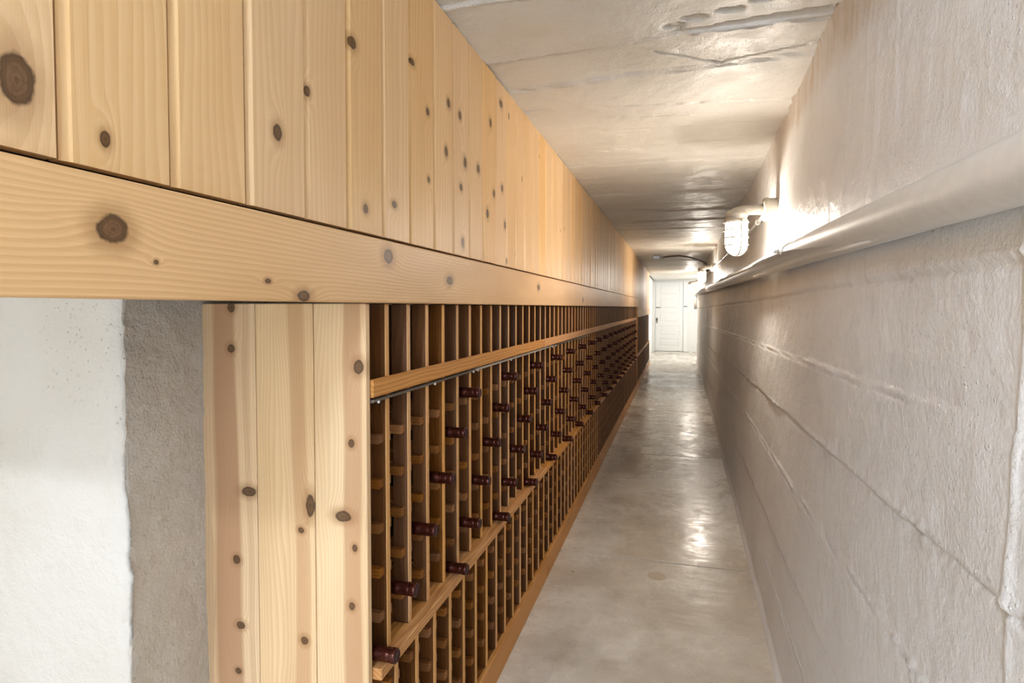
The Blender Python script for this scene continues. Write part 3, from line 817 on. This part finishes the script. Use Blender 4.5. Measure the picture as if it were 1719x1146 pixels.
# ------------------------------------------------------------------ caged lamps
def lamp(y, zg, label):
    """zg: height of the globe centre, relative to the eye"""
    zb = zg + .118
    xw = wx(y, H + zb) - .006
    xg = xw - .165
    t = empty('cage_lamp', (xw, y, H + zb)); tag(t, label, 'lamp', 'caged bulkhead lamps on the right wall')
    # round wall box (axis along X) with a lid
    bm = bmesh.new(); lathe_bm(bm, [(.050, .006), (.050, -.028), (.0525, -.030), (.0525, -.046), (.049, -.050), (.044, -.0515)], 28, 'X')
    wb = link('wall_box', mesh_of(bm, 'wall_box'), M_fix, t)
    for a in (0.6, 2.2, 3.9, 5.4):
        bm = bmesh.new(); lathe_bm(bm, [(.006, -.0505), (.006, -.0545), (.0035, -.0555)], 10, 'X')
        link('box_screw', mesh_of(bm, 'box_screw'), M_fix, wb, (0, .036 * math.cos(a), .036 * math.sin(a)))
    # bracket arm, flattening into the hood
    bm = bmesh.new()
    tube_bm(bm, [(-.046, 0, 0), (-.075, 0, .002), (-.11, 0, .0), (-.14, 0, -.004), (-.165, 0, -.010), (-.185, 0, -.018)], .02, 14, [.026, .023, .022, .024, .026, .022])
    link('bracket_arm', mesh_of(bm, 'bracket_arm', True), M_fix, t)
    bm = bmesh.new(); lathe_bm(bm, [(.016, .016), (.034, .010), (.045, .0), (.050, -.010), (.050, -.020), (.0465, -.022), (.0465, -.034), (.050, -.036), (.050, -.043), (.044, -.044)], 28, 'Z')
    link('hood', mesh_of(bm, 'hood', True), M_fix, t, (-.165, 0, -.008))
    # globe
    prof = [(.034, -.052), (.043, -.056), (.0445, -.070), (.0445, -.150)]
    for k in range(1, 9):
        a = k / 8 * math.pi / 2
        prof.append((max(.0445 * math.cos(a), .001), -.150 - .048 * math.sin(a)))
    bm = bmesh.new(); lathe_bm(bm, prof, 24, 'Z'); link('globe', mesh_of(bm, 'globe', True), M_globe, t, (-.165, 0, 0))
    lt = light('bulb_light', 'POINT', (xg, y, H + zb - .115), LAMP_W, WARM, radius=.03)
    bm = bmesh.new(); lathe_bm(bm, [(.012, -.052), (.013, -.075), (.020, -.095), (.028, -.118), (.029, -.132), (.024, -.150), (.012, -.162), (.0, -.164)], 16, 'Z')
    link('bulb', mesh_of(bm, 'bulb', True), M_bulb, t, (-.165, 0, 0))
    # guard: three hoops and four bent bars
    gr = .0535; wr = .0034
    for hz in (-.054, -.090, -.124, -.158):
        bm = bmesh.new(); n = 28
        vs = []
        for k in range(n):
            a = 2 * math.pi * k / n
            vs.append([bm.verts.new(((gr + wr * math.cos(q)) * math.cos(a), (gr + wr * math.cos(q)) * math.sin(a), hz + wr * math.sin(q))) for q in (0, 1.57, 3.14, 4.71)])
        for k in range(n):
            for q in range(4): bm.faces.new((vs[k][q], vs[(k + 1) % n][q], vs[(k + 1) % n][(q + 1) % 4], vs[k][(q + 1) % 4]))
        link('guard_hoop', mesh_of(bm, 'guard_hoop', True), M_wire, t, (-.165, 0, 0))
    for a in (.35, .35 + math.pi / 2):
        pts = [(gr, -.042), (gr, -.09), (gr, -.15)] + [(gr * math.cos(q), -.155 - .052 * math.sin(q)) for q in np.linspace(.1, math.pi - .1, 11)] + [(-gr, -.15), (-gr, -.09), (-gr, -.042)]
        bm = bmesh.new(); tube_bm(bm, [(r_ * math.cos(a), r_ * math.sin(a), z_) for r_, z_ in pts], wr, 6)
        link('guard_bar', mesh_of(bm, 'guard_bar', True), M_wire, t, (-.165, 0, 0))
    return t
LY = [2.92, 8.05, 14.05]
lamp(LY[0], .325, 'lit caged bulkhead lamp with grey hood, nearest and largest of three on right wall')
lamp(LY[1], .395, 'lit caged bulkhead lamp, middle of three, beside the curved ceiling conduit')
lamp(LY[2], .455, 'lit caged bulkhead lamp, smallest, farthest of three, near the white door')

# thin conduit joining the lamp boxes
def cond(y0, y1, z0, z1, label):
    o = empty('thin_conduit', (0, (y0 + y1) / 2, 0)); tag(o, label, 'conduit')
    n = 10; pts = []
    for k in range(n + 1):
        y = y0 + (y1 - y0) * k / n; z = H + z0 + (z1 - z0) * k / n
        pts.append((wx(y, z) - .022, y - (y0 + y1) / 2, z))
    bm = bmesh.new(); tube_bm(bm, pts, .010, 10); link('conduit_tube', mesh_of(bm, 'conduit_tube', True), M_pipe, o)
    for k in (1, 4, 7):
        p = Vector(pts[k]); q = Vector(pts[k + 1])
        bm = bmesh.new(); tube_bm(bm, [p, p + (q - p).normalized() * .03], .0145, 12); link('clip', mesh_of(bm, 'clip', True), M_pipe, o)
cond(2.975, 7.99, .455, .515, 'thin pale conduit on the right wall from nearest lamp to middle lamp')
cond(8.11, 13.99, .515, .575, 'thin pale conduit on the right wall from middle lamp to farthest lamp')

# ceiling box with flexible conduit
jb = empty('ceiling_box', (-.31, 9.5, H + .80)); tag(jb, 'small metal junction box on the ceiling at the curved conduit end', 'junction box')
bm = bmesh.new(); box_bm(bm, -.06, .045, -.05, .05, -.055, -.0, .004); link('box_body', mesh_of(bm, 'box_body'), M_steel, jb)
bm = bmesh.new(); box_bm(bm, -.064, .049, -.054, .054, -.060, -.055, .002); link('box_lid', mesh_of(bm, 'box_lid'), M_fix, jb)
bm = bmesh.new(); lathe_bm(bm, [(.016, .045), (.016, .07), (.020, .071), (.020, .09), (.014, .092)], 12, 'X', origin=(0, 0, -.03)); link('connector', mesh_of(bm, 'connector'), M_fix, jb)
fc = empty('flexible_conduit', (0, 9.5, H)); tag(fc, 'dark curved flexible conduit arching across the ceiling to the right wall', 'conduit')
cp = [(-.225, 0, .770), (-.16, 0, .780), (-.06, 0, .788), (.04, 0, .788), (.14, 0, .772), (.24, 0, .745), (.33, 0, .712), (.40, 0, .672), (.436, 0, .62), (.44, 0, .535)]
def smooth_path(c, sub=6):
    c = [Vector(p) for p in c]; out = []
    for i in range(len(c) - 1):
        p0, p1, p2, p3 = c[max(i - 1, 0)], c[i], c[i + 1], c[min(i + 2, len(c) - 1)]
        for k in range(sub):
            t = k / sub
            out.append(.5 * ((2 * p1) + (p2 - p0) * t + (2 * p0 - 5 * p1 + 4 * p2 - p3) * t * t + (3 * p1 - p0 - 3 * p2 + p3) * t ** 3))
    out.append(c[-1]); return out
sp_ = smooth_path(cp, 14)
bm = bmesh.new(); tube_bm(bm, sp_, .012, 8, [.013 if k % 2 else .0105 for k in range(len(sp_))]); link('flex_tube', mesh_of(bm, 'flex_tube', True), M_iron, fc)
bm = bmesh.new(); tube_bm(bm, [(.385, 0, .685), (.415, 0, .655)], .019, 10); link('coupling_nut', mesh_of(bm, 'coupling_nut'), M_iron, fc)
